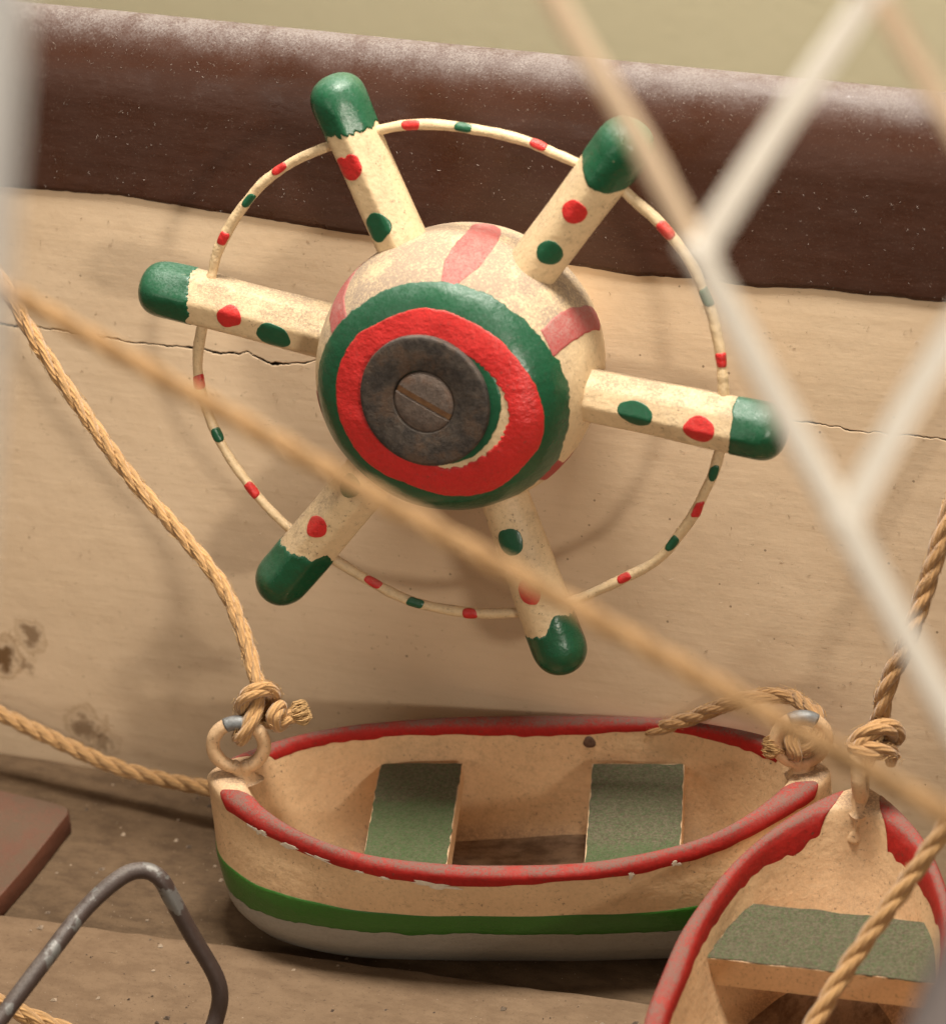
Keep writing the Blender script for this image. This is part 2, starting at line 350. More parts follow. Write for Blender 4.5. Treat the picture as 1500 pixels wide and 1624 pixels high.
# ------------------------------------------------------------------ ship's wheel
wheel = tag(empty('ship_wheel', wall_m), 'six-spoked toy ship wheel with green tips and red and green dots', 'ship wheel')
PROF = [(1.275, 0), (1.272, .35), (1.265, .65), (1.25, .93), (1.2, 1.2), (1.1, 1.4), (.95, 1.54), (.8, 1.63), (.55, 1.72), (.25, 1.79), (0, 1.8), (-.3, 1.79), (-.6, 1.74), (-.9, 1.64), (-1.2, 1.48), (-1.53, 1.28)]
pc, pw = spline([(r_, 0, z_) for z_, r_ in PROF], .02)        # arc length pw -> (r, z)
pr_, pz_ = np.maximum(pc[:, 0], 0), pc[:, 2]
ieq = int(np.argmax(pr_))
def w_of_r(r_): return np.interp(r_, pr_[:ieq], pw[:ieq])
def w_of_z(z_): return np.interp(-z_, -pz_, pw)
nr_, nz_ = np.gradient(pz_), -np.gradient(pr_); ln_ = np.hypot(nr_, nz_); nr_, nz_ = -nr_ / ln_, -nz_ / ln_
def hub_pt(th, w, off=0.0):
    r_, z_ = np.interp(w, pw, pr_), np.interp(w, pw, pz_); a, b = np.interp(w, pw, nr_), np.interp(w, pw, nz_)
    lump = 1 + .006 * np.sin(2 * th + .5) + .004 * np.sin(5 * th + 2 * w)
    r_ = r_ * lump + a * off; z_ = z_ + b * off
    return np.stack([r_ * np.cos(th), r_ * np.sin(th), z_ + 0 * th], -1)
TH = np.linspace(0, 2 * math.pi, 160, endpoint=False)
V = hub_pt(TH[:, None], pw[None, :])
hub = mesh('hub', V.reshape(-1, 3), grid_faces(160, len(pw), closed_u=True), m_cream_hub, wheel)
def hub_band(name, w0, w1, off, mat, n=360, nv=12):
    th = np.linspace(0, 2 * math.pi, n, endpoint=False); a, b = w0(th), w1(th)
    t = np.r_[0, .015, np.linspace(.04, .96, nv), .985, 1]
    o_ = off * np.clip(np.minimum(t, 1 - t) / .03, 0, 1) ** .5 - .004 * ((t == 0) | (t == 1))
    W_ = a[:, None] + (b - a)[:, None] * t[None, :]
    V = hub_pt(np.broadcast_to(th[:, None], W_.shape), W_, np.broadcast_to(o_[None, :], W_.shape) * (1 + .25 * np.sin(9 * th[:, None] + 7 * W_)))
    return mesh(name, V.reshape(-1, 3), grid_faces(n, len(t), closed_u=True), mat, hub)
def ptab(tab):
    """Closed polar table (degrees, value) -> function of angle."""
    tab = sorted(((a % 360), v) for a, v in tab); a = np.array([q[0] for q in tab]); v = np.array([q[1] for q in tab])
    a = np.r_[a[-3:] - 360, a, a[:3] + 360]; v = np.r_[v[-3:], v, v[:3]]
    def f(th):
        d = np.degrees(th) % 360; s = 0
        for k, wt in ((-7, .2), (-3, .3), (3, .3), (7, .2)): s = s + wt * np.interp(d + k, a, v)
        return s
    return f
red_out = ptab([(94, 1.18), (75, 1.21), (59, 1.23), (42, 1.3), (27, 1.35), (13, 1.43), (1, 1.48), (-12, 1.53), (-25, 1.52), (-38, 1.47), (-52, 1.47), (-67, 1.39), (-82, 1.29), (-100, 1.2), (-124, 1.24), (-144, 1.23), (-161, 1.2), (-179, 1.19), (163, 1.16), (144, 1.16), (124, 1.1), (107, 1.13)])
grn_out = ptab([(87, 1.49), (102, 1.45), (118, 1.40), (136, 1.40), (156, 1.45), (173, 1.51), (73, 1.52), (58, 1.54), (44, 1.57), (32, 1.61), (20, 1.65), (9, 1.69), (-1, 1.70), (-13, 1.72), (-25, 1.72), (-37, 1.74), (-50, 1.73), (-80, 1.72), (-110, 1.7), (-150, 1.6)])
grn_in = ptab([(59, .82), (44, .9), (29, .98), (15, 1.04), (1, 1.03), (-16, .99), (-35, .98), (-52, .94), (-67, .89), (-100, .8), (180, .8), (90, .8)])
crm_out = ptab([(60, .80), (30, .96), (15, 1.04), (1, 1.12), (-15, 1.11), (-29, 1.08), (-47, 1.01), (-66, .96), (-81, .86), (-100, .80), (180, .78), (90, .78)])
hub_band('green_centre_paint', lambda th: 0 * th + w_of_r(.3), lambda th: w_of_r(grn_in(th) + .008 * rag(th, 31, .05)), .010, m_green_dot)
hub_band('green_ring_paint', lambda th: w_of_r(red_out(th) - .06), lambda th: w_of_r(np.minimum(grn_out(th) + .010 * rag(th, 32, .09) + .008 * rag(th, 33, .03), 1.785)), .010, m_green, nv=20)
hub_band('red_ring_paint', lambda th: w_of_r(crm_out(th) + .022 * rag(th, 34, .035) * (np.abs(((th + 1.2) % 6.283) - 3.14) > 1.2)), lambda th: w_of_r(red_out(th) + .008 * rag(th, 35, .1) + .005 * rag(th, 36, .03)), .015, m_red, nv=20)
# six red strokes round the hub, between the spokes
for i, (t0, t1, wd, sh) in enumerate(((79, 78, .215, .05), (21, 22, .185, .0), (140, 141, .2, .0), (-38, -38, .2, 0), (-98, -98, .24, 0), (-160, -160, .24, 0))):
    n, nv = 26, 40; wst = w_of_r(float(grn_out(np.array(R(t0)))) - .01); wen = w_of_z(-.62 - .12 * (i % 3))
    V = []
    for j in range(nv):
        t = j / (nv - 1); w = wst + (wen - wst) * t; c0 = R(t0 + (t1 - t0) * t + 6 * math.sin(2.5 * t + i) * (1 if i != 0 else -.6) + (7 * t if i == 0 else 0))
        hw = wd / 1.75 * (min(1, (.12 + t) * 3) ** .5 if i == 0 else 1) * (1 - max(0, (t - .85) / .15) ** 2 * .9) * (1 + .10 * math.sin(5 * t + i))
        hl, hr = hw * (1 + .06 * float(rag(t, 50 + i, .05))), hw * (1 + .06 * float(rag(t, 70 + i, .05)))
        for q in range(n):
            s = -1 + 2 * q / (n - 1); o_ = .008 if 0 < q < n - 1 and j < nv - 1 else -.003
            V.append(hub_pt(np.array(c0 + (hl if s < 0 else hr) * s), np.array(w), o_))
    mesh('red_stroke_paint', V, grid_faces(nv, n), m_red_stripe, hub)
# washer and slotted screw
def metal(name, a, b, metalness, rough, rust=None, bump=.3):
    k = NT(name); c = k.mix(k.rng(k.noise(6, 9, .78), .36, .64), a, b)
    if rust: c = k.mix(k.rng(k.noise(3.1, 5, .7), .48, .66, 0, rust[1]), c, rust[0])
    c = k.mix(k.rng(k.noise(40, 3, .8), .64, .74, 0, .5), c, mul(b, 1.9))
    c, r_, f = dusty(k, c, k.rng(k.noise(9, 5), .3, .7, rough * .8, min(1, rough * 1.3)), .45, .3, 1.0, (.17, .14, .12), lint=.25)
    return k.done(c, r_, k.bump(k.math('ADD', k.noise(13, 6, .75), k.math('MULTIPLY', k.noise(34, 4, .8), .5)), bump, .03), metal=metalness)
m_washer = metal('dark_steel', (.018, .013, .010), (.066, .050, .038), .2, .66, ((.095, .05, .026), .6), .6)
m_screw = metal('rusty_steel', (.085, .062, .050), (.155, .115, .092), .35, .6, ((.12, .055, .028), .6), .6)
m_rust = metal('rust', (.15, .07, .03), (.22, .115, .05), .1, .85, None)
def lathe(name, pts, mat, parent, n=96, c=(0, 0, 0)):
    a = np.linspace(0, 2 * math.pi, n, endpoint=False); P = np.array(pts)
    V = np.stack([P[None, :, 0] * np.cos(a)[:, None] + c[0], P[None, :, 0] * np.sin(a)[:, None] + c[1], P[None, :, 1] + 0 * a[:, None] + c[2]], -1).reshape(-1, 3)
    return mesh(name, V, grid_faces(n, len(pts), closed_u=True), mat, parent)
WX, WY = .045, .005
washer = lathe('washer', [(.36, 1.24), (.835, 1.24), (.850, 1.255), (.850, 1.335), (.846, 1.348), (.835, 1.356), (.80, 1.361), (.425, 1.361), (.408, 1.354), (.402, 1.33), (.40, 1.26)], m_washer, hub, c=(WX, WY, 0))
def screw_head():
    rad, z0, zt, slot = .395, 1.27, 1.366, .046; V, F = [], []
    n = 60
    base = [(rad * math.cos(2 * math.pi * i / n), rad * math.sin(2 * math.pi * i / n), z0 + .04) for i in range(n)]; V += base; F.append(tuple(range(n)))
    for s in (1, -1):                                          # the two halves beside the slot
        a0 = math.asin(slot / rad); ar = np.linspace(a0, math.pi - a0, 40)
        rings = []
        for rr, zz in ((rad, z0), (rad, zt - .035), (rad - .012, zt - .018), (rad - .04, zt - .006), (rad - .15, zt + .004)):
            k = rr / rad; ring = []
            for a in ar:
                x, y = rr * math.cos(a), rr * math.sin(a); y = max(y, slot + (.006 if zz > zt - .03 else 0)); ring.append((x, s * y, zz))
            rings.append(ring)
        b0 = len(V)
        for ring in rings: V += ring
        m_ = len(ar)
        for i in range(len(rings) - 1):
            for j in range(m_):
                q = (b0 + i * m_ + j, b0 + i * m_ + (j + 1) % m_, b0 + (i + 1) * m_ + (j + 1) % m_, b0 + (i + 1) * m_ + j); F.append(q if s > 0 else q[::-1])
        top = tuple(b0 + (len(rings) - 1) * m_ + j for j in range(m_)); F.append(top if s > 0 else top[::-1])
    an = R(-25); V = [(x * math.cos(an) - y * math.sin(an) + WX + .0, x * math.sin(an) + y * math.cos(an) + WY - .01, z) for x, y, z in V]
    o = mesh('screw', V, F, m_screw, hub); sharp(o, 35)
    Vs = [(x * math.cos(an) - y * math.sin(an) + WX, x * math.sin(an) + y * math.cos(an) + WY - .01, z) for x, y, z in
          [(-.385, -.045, 1.318), (.385, -.045, 1.318), (.385, .045, 1.318), (-.385, .045, 1.318), (-.38, -.043, 1.330), (.38, -.043, 1.330), (.38, .043, 1.330), (-.38, .043, 1.330)]]
    mesh('slot', Vs, [(4, 5, 6, 7), (0, 1, 5, 4), (1, 2, 6, 5), (2, 3, 7, 6), (3, 0, 4, 7)], m_rust, o, smooth=False)
screw_head()

SPOKES = [  # angle, length, cap table (phi, h), raggedness, dots (colour, h, phi, rh, rs)
    (114.4, 4.02, [(62, 3.3), (0, 3.30), (-62, 3.28)], .055, [('r', 2.9, 15, .17, .175), ('g', 2.08, 12, .19, .19)]),
    (54.3, 4.14, [(52, 3.36), (15, 3.25), (-8, 3.24), (-42, 3.30), (-89, 3.48)], .012, [('r', 2.85, -4, .16, .165), ('g', 2.2, -15, .165, .185)]),
    (-5.8, 4.32, [(67, 3.66), (21, 3.72), (-54, 3.68)], .016, [('g', 2.47, 2, .225, .175), ('r', 3.31, -3, .20, .18)]),
    (-70.5, 4.28, [(-43, 3.66), (9, 3.64), (20, 3.5), (37, 3.39), (76, 3.48)], .04, [('g', 2.31, 0, .18, .19), ('r', 3.01, 4, .19, .145)]),
    (-128.4, 4.50, [(-85, 3.66), (-15, 3.55), (10, 3.42), (25, 3.5), (43, 3.27), (80, 3.4)], .05, [('r', 2.99, -12, .165, .15), ('g', 2.19, -14, .17, .16)]),
    (171.3, 4.44, [(-80, 3.76), (-49, 3.70), (17, 3.62), (60, 3.68)], .03, [('r', 3.06, -2, .165, .165), ('g', 2.43, 16, .235, .18)]),
]
SR = .343
for si, (ang, ln, cap, ragd, dots) in enumerate(SPOKES):
    ax = np.array([math.cos(R(ang)), math.sin(R(ang)), 0]); bx = np.array([-math.sin(R(ang)), math.cos(R(ang)), 0]); nx = np.array([0, 0, 1.0])
    kf = (.5, .15, .5, .12, .45, .6)[si]; ph0 = (.25, .1, .45, .3, .15, .4)[si]
    rgf = np.random.default_rng(40 + si); nf = (8, 11, 8, 12, 8, 7)[si]; fph = np.arange(nf) * 2 * math.pi / nf + rgf.uniform(-.16, .16, nf) + .2; fap = 1 + rgf.uniform(-.035, .03, nf); fp = (24, 14, 30, 14, 26, 22)[si]
    TE = (2.8, 2.6, 3.4, 2.3, 2.2, 3.6)[si]
    def spoke_pt(h, phi, off=0.0, ln=ln, ax=ax, bx=bx, si=si, TE=TE, fph=fph, fap=fap, fp=fp):
        h = np.asarray(h, float); phi = np.asarray(phi, float)
        acc = sum(np.maximum(np.cos(phi - a_), 1e-3) ** fp / r_ ** fp for a_, r_ in zip(fph, fap))
        fc = acc ** (-1 / fp); fc = fc + (1.02 - fc) * np.clip((h - ln + .95) / .75, 0, 1) ** 2
        rr = SR * .985 * fc * (1 + .014 * np.sin(1.7 * h + si) + .010 * np.sin(3 * phi + 2 * h + si) + .006 * np.sin(5 * h + 2 * phi))
        rr = rr * (.93 if si in (3,) else 1.0) ** np.clip(2.6 - h, 0, 1)
        rr = rr * (1 + .05 * np.clip((h - 2.6) / 1.5, 0, 1))
        e = np.clip((h - (ln - .42)) / .42, 0, 1); rr = rr * (1 - e ** TE) ** (1 / 2.3)
        rr = rr + off
        return ax * h[..., None] + (nx * np.cos(phi)[..., None] + bx * np.sin(phi)[..., None]) * rr[..., None]
    PH = np.linspace(0, 2 * math.pi, 96, endpoint=False)
    HS = np.r_[np.linspace(1.35, ln - .44, 60), ln - .42 + .42 * np.sin(np.linspace(0, math.pi / 2, 16))]
    g = np.meshgrid(PH, HS, indexing='ij')
    V = spoke_pt(g[1], g[0]).reshape(-1, 3)
    spk = mesh('spoke', V, grid_faces(96, len(HS), closed_u=True, flip=True), m_cream, wheel)
    # thick green paint over the end
    f = ptab(cap); PT = np.linspace(0, 2 * math.pi, 240, endpoint=False)
    def cap_h(p): 
        d = (p + math.pi) % (2 * math.pi) - math.pi
        return f(p) + ragd * (.8 * rag(p, 90 + si, .33) + .5 * rag(p, 95 + si, .12) + .3 * rag(p, 97 + si, .045))
    h0 = cap_h(PT); t = np.r_[0, .02, np.linspace(.06, 1, 26)]
    hh = h0[:, None] + (ln - .42 - h0)[:, None] * np.minimum(t / .55, 1)[None, :]
    tip = np.clip((t - .55) / .45, 0, 1); hh = np.where(tip[None, :] > 0, ln - .42 + .42 * np.sin(tip * math.pi / 2)[None, :], hh)
    off = np.r_[-.004, .008, np.full(26, .010)]
    V = spoke_pt(hh, np.broadcast_to(PT[:, None], hh.shape), np.broadcast_to(off[None, :], hh.shape))
    V = V + ax * (.014 * tip ** 2)[None, :, None]
    mesh('painted_tip', V.reshape(-1, 3), grid_faces(240, len(t), closed_u=True, flip=True), m_green, spk)
    for di, (cl, h, phi, rh, rs) in enumerate(dots):
        n, nv = 64, 7; a = np.linspace(0, 2 * math.pi, n, endpoint=False)
        wbl = 1 + wob(a, 200 + si * 7 + di, .055, (2, 3, 4, 5)) + .02 * rag(a, 300 + si * 7 + di, .2)
        if si == 0 and di == 0: wbl = wbl * (1 + .20 * np.exp(-((a - .75) / .4) ** 2) + .17 * np.exp(-((a - 5.4) / .4) ** 2) - .2 * np.exp(-((a - 0.0) / .2) ** 2) - .2 * np.exp(-((a - 6.283) / .2) ** 2))
        tt = np.r_[.02, np.linspace(.2, .93, nv - 3), .975, 1.0]
        oo = np.r_[np.full(nv - 2, .007), .005, -.003]
        Hh = h + rh * (wbl * np.cos(a))[:, None] * tt; Pp = R(phi) + rs / SR * (wbl * np.sin(a))[:, None] * tt
        V = spoke_pt(Hh, Pp, np.broadcast_to(oo[None, :], Hh.shape)).reshape(-1, 3)
        F = grid_faces(n, nv, closed_u=True, flip=False) + [tuple(i * nv for i in range(n))[::-1]]
        mesh('red_dot_paint' if cl == 'r' else 'green_dot_paint', V, F, m_red if cl == 'r' else m_green_dot, spk)

RIM = [
    ([(-3.42, .72), (-3.38, .95), (-3.25, 1.34), (-2.91, 1.88), (-2.41, 2.37), (-1.83, 2.70), (-1.55, 2.82)], [('r', -3.18, 1.43), ('g', -2.83, 1.98), ('r', -2.35, 2.41)]),
    ([(-1.38, 2.90), (-1.1, 3.0), (-.58, 3.13), (.09, 3.16), (.83, 3.06), (1.32, 2.92), (1.61, 2.81), (1.85, 2.70)], [('r', -.54, 3.09), ('g', .14, 3.13), ('r', 1.09, 2.98)]),
    ([(2.08, 2.66), (2.3, 2.47), (2.7, 2.1), (3.11, 1.58), (3.35, .95), (3.48, .39), (3.5, -.06), (3.5, -.25)], [('r', 2.72, 2.04), ('g', 3.23, 1.26), ('r', 3.44, .47)]),
    ([(3.48, -.6), (3.44, -.82), (3.32, -1.21), (3.04, -1.76), (2.66, -2.28), (2.2, -2.63), (1.56, -2.99), (1.25, -3.12)], [('g', 3.42, -1.02), ('r', 3.15, -1.51), ('g', 2.82, -2.03), ('r', 2.22, -2.59)]),
    ([(1.0, -3.22), (.78, -3.28), (.08, -3.39), (-.67, -3.34), (-1.29, -3.15), (-1.87, -2.87), (-2.05, -2.74)], [('r', .08, -3.38), ('g', -.66, -3.34), ('r', -1.28, -3.17)]),
    ([(-2.3, -2.62), (-2.55, -2.44), (-2.96, -2.02), (-3.39, -1.4), (-3.63, -.72), (-3.64, -.2), (-3.56, .2), (-3.54, .45)], [('r', -2.96, -2.02), ('g', -3.43, -1.3), ('r', -3.66, -.59)]),
]
m_wire = paint('cream_wire_paint', mul(CREAM, .98), rough=.38, dust=.5, dcol=(.42, .32, .23), lo=.4, hi=1.0, speck=.7, bump=.5, sc_=1.5)
for i, (pts, bands) in enumerate(RIM):
    C, s = spline([(x, y, .02 * math.sin(3 * x + i)) for x, y in pts], .02)
    C = C + np.stack([.012 * rag(s, 420 + i, .35), .012 * rag(s, 430 + i, .4), .012 * rag(s, 440 + i, .5)], 1)
    rad = .068 * (1 + .09 * rag(s, 400 + i, .3) + .05 * rag(s, 410 + i, .09))
    V, F = tube_geo(C, rad, 14); w = mesh('rim_wire', V, F, m_wire, wheel)
    for bi, (cl, x, y) in enumerate(bands):
        j = int(np.argmin(np.hypot(C[:, 0] - x, C[:, 1] - y))); T, N, B = frames(C)
        n = 40; al = np.linspace(0, 2 * math.pi, n, endpoint=False); wb = 1 + wob(al, 500 + i * 7 + bi, .08, (2, 3, 4))
        hl = .105 + .025 * ((i * 3 + bi * 5) % 4) / 3; ha = 1.0 + .22 * ((i + bi * 3) % 3)
        tt = np.r_[.03, .35, .7, .93, 1.0]; oo = np.r_[.009, .009, .009, .006, -.004]
        view = np.array([.335, .37, .866]); th0 = math.atan2(view @ B[j], view @ N[j]) + .3 * math.sin(i + 2 * bi)
        sg = np.sign(np.cos(al)) * np.abs(np.cos(al)) ** .75; sa_ = np.sign(np.sin(al)) * np.abs(np.sin(al)) ** .75
        L_ = (j * .02 + hl * (wb * sg)[:, None] * tt) / .02; A_ = th0 + ha * (wb * sa_)[:, None] * tt
        L_ = np.clip(L_, 0, len(C) - 1); i0 = np.floor(L_).astype(int).clip(0, len(C) - 2); f = (L_ - i0)[..., None]
        lp = lambda M: M[i0] * (1 - f) + M[i0 + 1] * f
        rr = (lp(rad[:, None])[..., 0] + oo)[..., None]
        V = lp(C) + (lp(N) * np.cos(A_)[..., None] + lp(B) * np.sin(A_)[..., None]) * rr
        mesh('red_dab_paint' if cl == 'r' else 'green_dab_paint', V.reshape(-1, 3), grid_faces(n, 5, closed_u=True) + [tuple(q * 5 for q in range(n))[::-1]], m_red if cl == 'r' else m_green_dot, w)

# ------------------------------------------------------------------ rowing boats
m_boat = paint('cream_boat_paint', (.70, .46, .255), var=.2, rough=.5, dust=1.0, dcol=(.33, .22, .14), lo=.15, hi=1.0, speck=.8, bump=.3, stroke=(1.2, 2, 2), lint=.3)
m_gun = paint('red_gunwale_paint', (.39, .015, .011), var=.35, rough=.65, spec=.25, dust=1.25, dcol=(.185, .10, .08), lo=.2, hi=1.0, speck=.8, bump=.4, lint=.6)
m_stripe = paint('green_stripe_paint', (.028, .125, .012), var=.15, rough=.36, dust=.3, lo=.5, hi=1.0, speck=.12, bump=.35, lint=.2, stroke=(1, 5, 5))
m_bottom = paint('grey_bottom_paint', (.30, .27, .225), var=.16, rough=.45, dust=.2, lo=.5, hi=1, speck=.3, bump=.35, lint=.1, stroke=(1, 5, 5))
def thwart_mat(line):
    k = NT('green_thwart_paint'); c = k.mix(k.noise(2.5, 5), (.026, .088, .016), (.036, .112, .024))
    c = k.mix(k.rng(k.noise(24, 4, .75), .56, .68, 0, .6), c, (.018, .045, .012))
    y = k.math('ADD', k.sep(k.tc.outputs['Object'])[1], k.math('MULTIPLY', k.math('SUBTRACT', k.noise(2.6, 8, .75), .5), .9))
    f = k.math('MULTIPLY', k.rng(y, line - .14, line + .14, .66, 1.0), k.rng(k.noise(30, 5, .85), .33, .66, .40, 1.2), True)
    c = k.mix(f, c, k.mix(k.rng(k.noise(24, 5, .85), .36, .64), (.070, .055, .035), (.155, .124, .085)))
    s = k.math('LESS_THAN', k.voro(17), .07); c = k.mix(k.math('MULTIPLY', s, .5), c, (.36, .31, .24))
    return k.done(c, k.rng(f, 0, 1, .5, .95), k.bump(k.math('ADD', k.noise(8, 4), k.math('MULTIPLY', k.noise(26, 4, .8), 1.2)), .7, .04), spec=.3)

m_floor = deck_mat('dirty_boat_floor', (.20, .125, .075), (.32, .21, .13), .9, (.105, .06, .035))
m_chip = flat_mat('bare_white_primer', (.66, .57, .45), .7)
m_steel = metal('bare_grey_steel', (.17, .18, .185), (.27, .285, .29), .7, .42)
BL, BB, BH, BS, BP, BQ = 4.10, 1.752, 1.949, .365, 2.293, .741
def outline(u, L_, B_, full=0.0):
    s = -np.cos(u); return L_ * s, B_ * (1 - np.abs(s) ** (BP + 1.6 * full)).clip(0) ** (BQ * (1 - .42 * full)) * np.sign(np.sin(u)), s
KG = ([0, .2, .5, .75, .9, .97, 1], [1, 1, .998, .972, .925, .87, .77])       # plan length against depth
KB = (KG[0], [1, .985, .935, .845, .735, .655, .56])                           # plan breadth against depth
def make_boat(mat4, label, seed, thwarts, rings=(-3.62, 3.74), wide=0.0):
    root = tag(empty('rowing_boat', mat4), label, 'boat', 'toy rowing boats on the deck')
    NU = 240; U = np.linspace(0, 2 * math.pi, NU, endpoint=False) + math.pi / NU
    sheer = lambda s: BH + BS * s * s
    # one closed wall profile from floor edge, over the rim, to the bottom centre: list of functions of U
    prof = []                                                   # (x, y, z) arrays
    Li, Bi = BL - .50, BB - .235
    def ring(L_, B_, k, z, full=0.0): x, y, s = outline(U, L_ * k, B_ * k, full); return np.stack([x, y, z], 1)
    sU = -np.cos(U); zr = sheer(sU)
    for kk, zf in ((.69, .0), (.74, .03), (.80, .12), (.86, .30), (.915, .5), (.955, .7), (.985, .88), (.997, .955)): prof.append(ring(Li, Bi, kk, .38 + (zr - .38) * zf, .38))
    n_in = len(prof)
    for dl, db, dz in ((.03, .015, -.022), (.09, .045, -.003), (.2, .095, .012), (.32, .15, .010), (.42, .195, -.004), (.475, .222, -.028)): prof.append(ring(Li + dl, Bi + db, 1, zr + dz, .38 * (1 - dl / .475)))
    n_rim = len(prof)
    gs = [.035, .08, .14, .2, .26, .32, .38, .44, .5, .56, .62, .68, .74, .8, .86, .91, .95, .98, 1.0]
    for g in gs: prof.append(ring(BL * float(np.interp(g, *KG)), BB * float(np.interp(g, *KB)), 1, zr * (1 - g), float(np.interp(g, (0, .15, .7, 1), (0, .1, 1, 1)))))
    for k in (.6, .2): prof.append(ring(BL * .77, BB * .56, k, 0 * zr + .0, 1.0))
    A = np.array(prof).transpose(1, 0, 2)                       # (NU, n, 3)
    A = A + .006 * np.stack([np.sin(5 * A[..., 0] + seed), np.sin(4 * A[..., 0] + 3 * A[..., 2] + seed), .8 * np.sin(3.1 * A[..., 0] + 2 * A[..., 1])], -1) * (A[..., 2:3] > .05)
    n = A.shape[1]
    F = grid_faces(NU, n, closed_u=True, flip=True) + [tuple(i * n + n - 1 for i in range(NU))]
    hull = mesh('hull', A.reshape(-1, 3), F, m_boat, root)
    # surface sampler: u (angle), q (profile position) -> point and normal
    d = np.r_[0, np.cumsum(np.linalg.norm(np.diff(A[NU // 4], axis=0), axis=1))]
    dN = [np.r_[0, np.cumsum(np.linalg.norm(np.diff(A[i], axis=0), axis=1))] for i in range(NU)]
    du = np.roll(A, -1, 0) - np.roll(A, 1, 0); dv = np.gradient(A, axis=1); NN = np.cross(dv, du); NN /= np.linalg.norm(NN, axis=2)[..., None] + 1e-9
    cen = np.array([0, 0, 1.0])
    mid = NN[NU // 4, n_rim - 3]; NN = NN * (1 if mid[2] > 0 else -1)
    def samp(u, q, off):
        fi = (np.asarray(u) - U[0]) / (2 * math.pi) * NU; i0 = np.floor(fi).astype(int); fu = fi - i0; i0 %= NU; i1 = (i0 + 1) % NU
        j0 = np.clip(np.floor(q).astype(int), 0, n - 2); fq = q - j0
        def bl(M): return ((M[i0, j0] * (1 - fq)[..., None] + M[i0, j0 + 1] * fq[..., None]) * (1 - fu)[..., None] + (M[i1, j0] * (1 - fq)[..., None] + M[i1, j0 + 1] * fq[..., None]) * fu[..., None])
        return bl(A) + bl(NN) * np.asarray(off)[..., None]
    def patch(name, us, qa, qb, off, mat, parent, nv=9, closed=False):
        t = np.r_[0, .03, np.linspace(.1, .9, nv), .97, 1]; Q = qa[:, None] + (qb - qa)[:, None] * t
        oo = np.where((t == 0) | (t == 1), -.006, np.where((t < .05) | (t > .95), off * .7, off))[None, :] * np.ones((len(us), 1))
        if not closed: oo[0] = oo[-1] = -.006
        V = samp(np.broadcast_to(us[:, None], Q.shape), Q, oo)
        return mesh(name, V.reshape(-1, 3), grid_faces(len(us), len(t), closed_u=closed, flip=True), mat, parent)
    q_rim_in, q_rim_out = n_in - 1.2, n_rim - .2
    q_of_g = lambda g: np.interp(g, gs, np.arange(n_rim, n_rim + len(gs)))
    # red paint along each gunwale, stopping short of stem and stern
    for side in (0, 1):
        u0, u1 = (.30, math.pi - .23) if side == 0 else (math.pi + .23, 2 * math.pi - .30)
        us = np.linspace(u0, u1, 420); e = np.minimum(us - u0, u1 - us); wdt = np.sqrt(np.clip(e / .09, 0.0, 1)) * .98 + .02
        a = q_rim_in + .28 * rag(us, seed + side, .22) + .10 * rag(us, seed + 5 + side, .05) - .45 - wide
        b = n_rim + 1.05 + wide + .35 * rag(us, seed + 10 + side, .25) + .14 * rag(us, seed + 15 + side, .06)
        m_ = (a + b) / 2
        gw = patch('gunwale_paint', us, m_ + (a - m_) * wdt, m_ + (b - m_) * wdt, .011, m_gun, hull)
        rg = random.Random(seed * 3 + side)
        for _ in range(11):                                     # flakes where the red has chipped to white, along its lower edge
            uc = rg.uniform(u0 + .2, u1 - .2); nn_ = 36; al = np.linspace(0, 2 * math.pi, nn_, endpoint=False); w_ = .008 + .05 * rg.random() ** 2
            if _ < 3 and side == 1: uc, w_ = 2 * math.pi - (.80, .93, 1.35)[_], (.045, .05, .075)[_]
            rr = 1 + wob(al, rg.randint(0, 9999), .30, (2, 3, 5, 7, 9), .35)
            qc = float(np.interp(uc, us, b)) - rg.uniform(.0, .35); tt = np.array([.05, .6, .93, 1.0]); oo = np.array([.0128, .0128, .0126, .010])
            uu = uc + w_ * (rr * np.cos(al))[:, None] * tt; qq = qc + rg.uniform(.15, .5) * (rr * np.sin(al))[:, None] * tt
            V = samp(uu, np.clip(qq, 0, n - 2), np.broadcast_to(oo, uu.shape)).reshape(-1, 3)
            mesh('paint_chip', V, grid_faces(nn_, 4, closed_u=True) + [tuple(i * 4 for i in range(nn_))[::-1]], m_chip, gw)
    uc = U; s2 = sU ** 2
    g1 = .365 + .085 * s2 + .006 * rag(uc, seed + 30, .15); g2 = .555 + .10 * s2 + .008 * rag(uc, seed + 31, .1)
    us = np.linspace(0, 2 * math.pi, 480, endpoint=False); s2 = np.cos(us) ** 2
    g1 = .365 + .085 * s2 + .010 * rag(us, seed + 30, .15); g2 = .555 + .10 * s2 + .010 * rag(us, seed + 31, .08) + .006 * rag(us, seed + 32, .02)
    patch('bottom_paint', us, q_of_g(g2 - .03), np.full(480, n - 2.2), .006, m_bottom, hull, nv=16, closed=True)
    patch('green_stripe', us, q_of_g(g1), q_of_g(g2), .012, m_stripe, hull, nv=7, closed=True)
    # floor board
    fl = np.array([(x, y, .395 + .02 * math.sin(2 * x)) for x, y in zip(*outline(U, Li * .76, Bi * .76, .38)[:2])])
    mesh('floor', np.vstack([fl, fl * [.6, .6, 1], [[0, 0, .40]]]), [(i, (i + 1) % NU, NU + (i + 1) % NU, NU + i) for i in range(NU)] + [(NU + i, NU + (i + 1) % NU, 2 * NU) for i in range(NU)], m_floor, root)
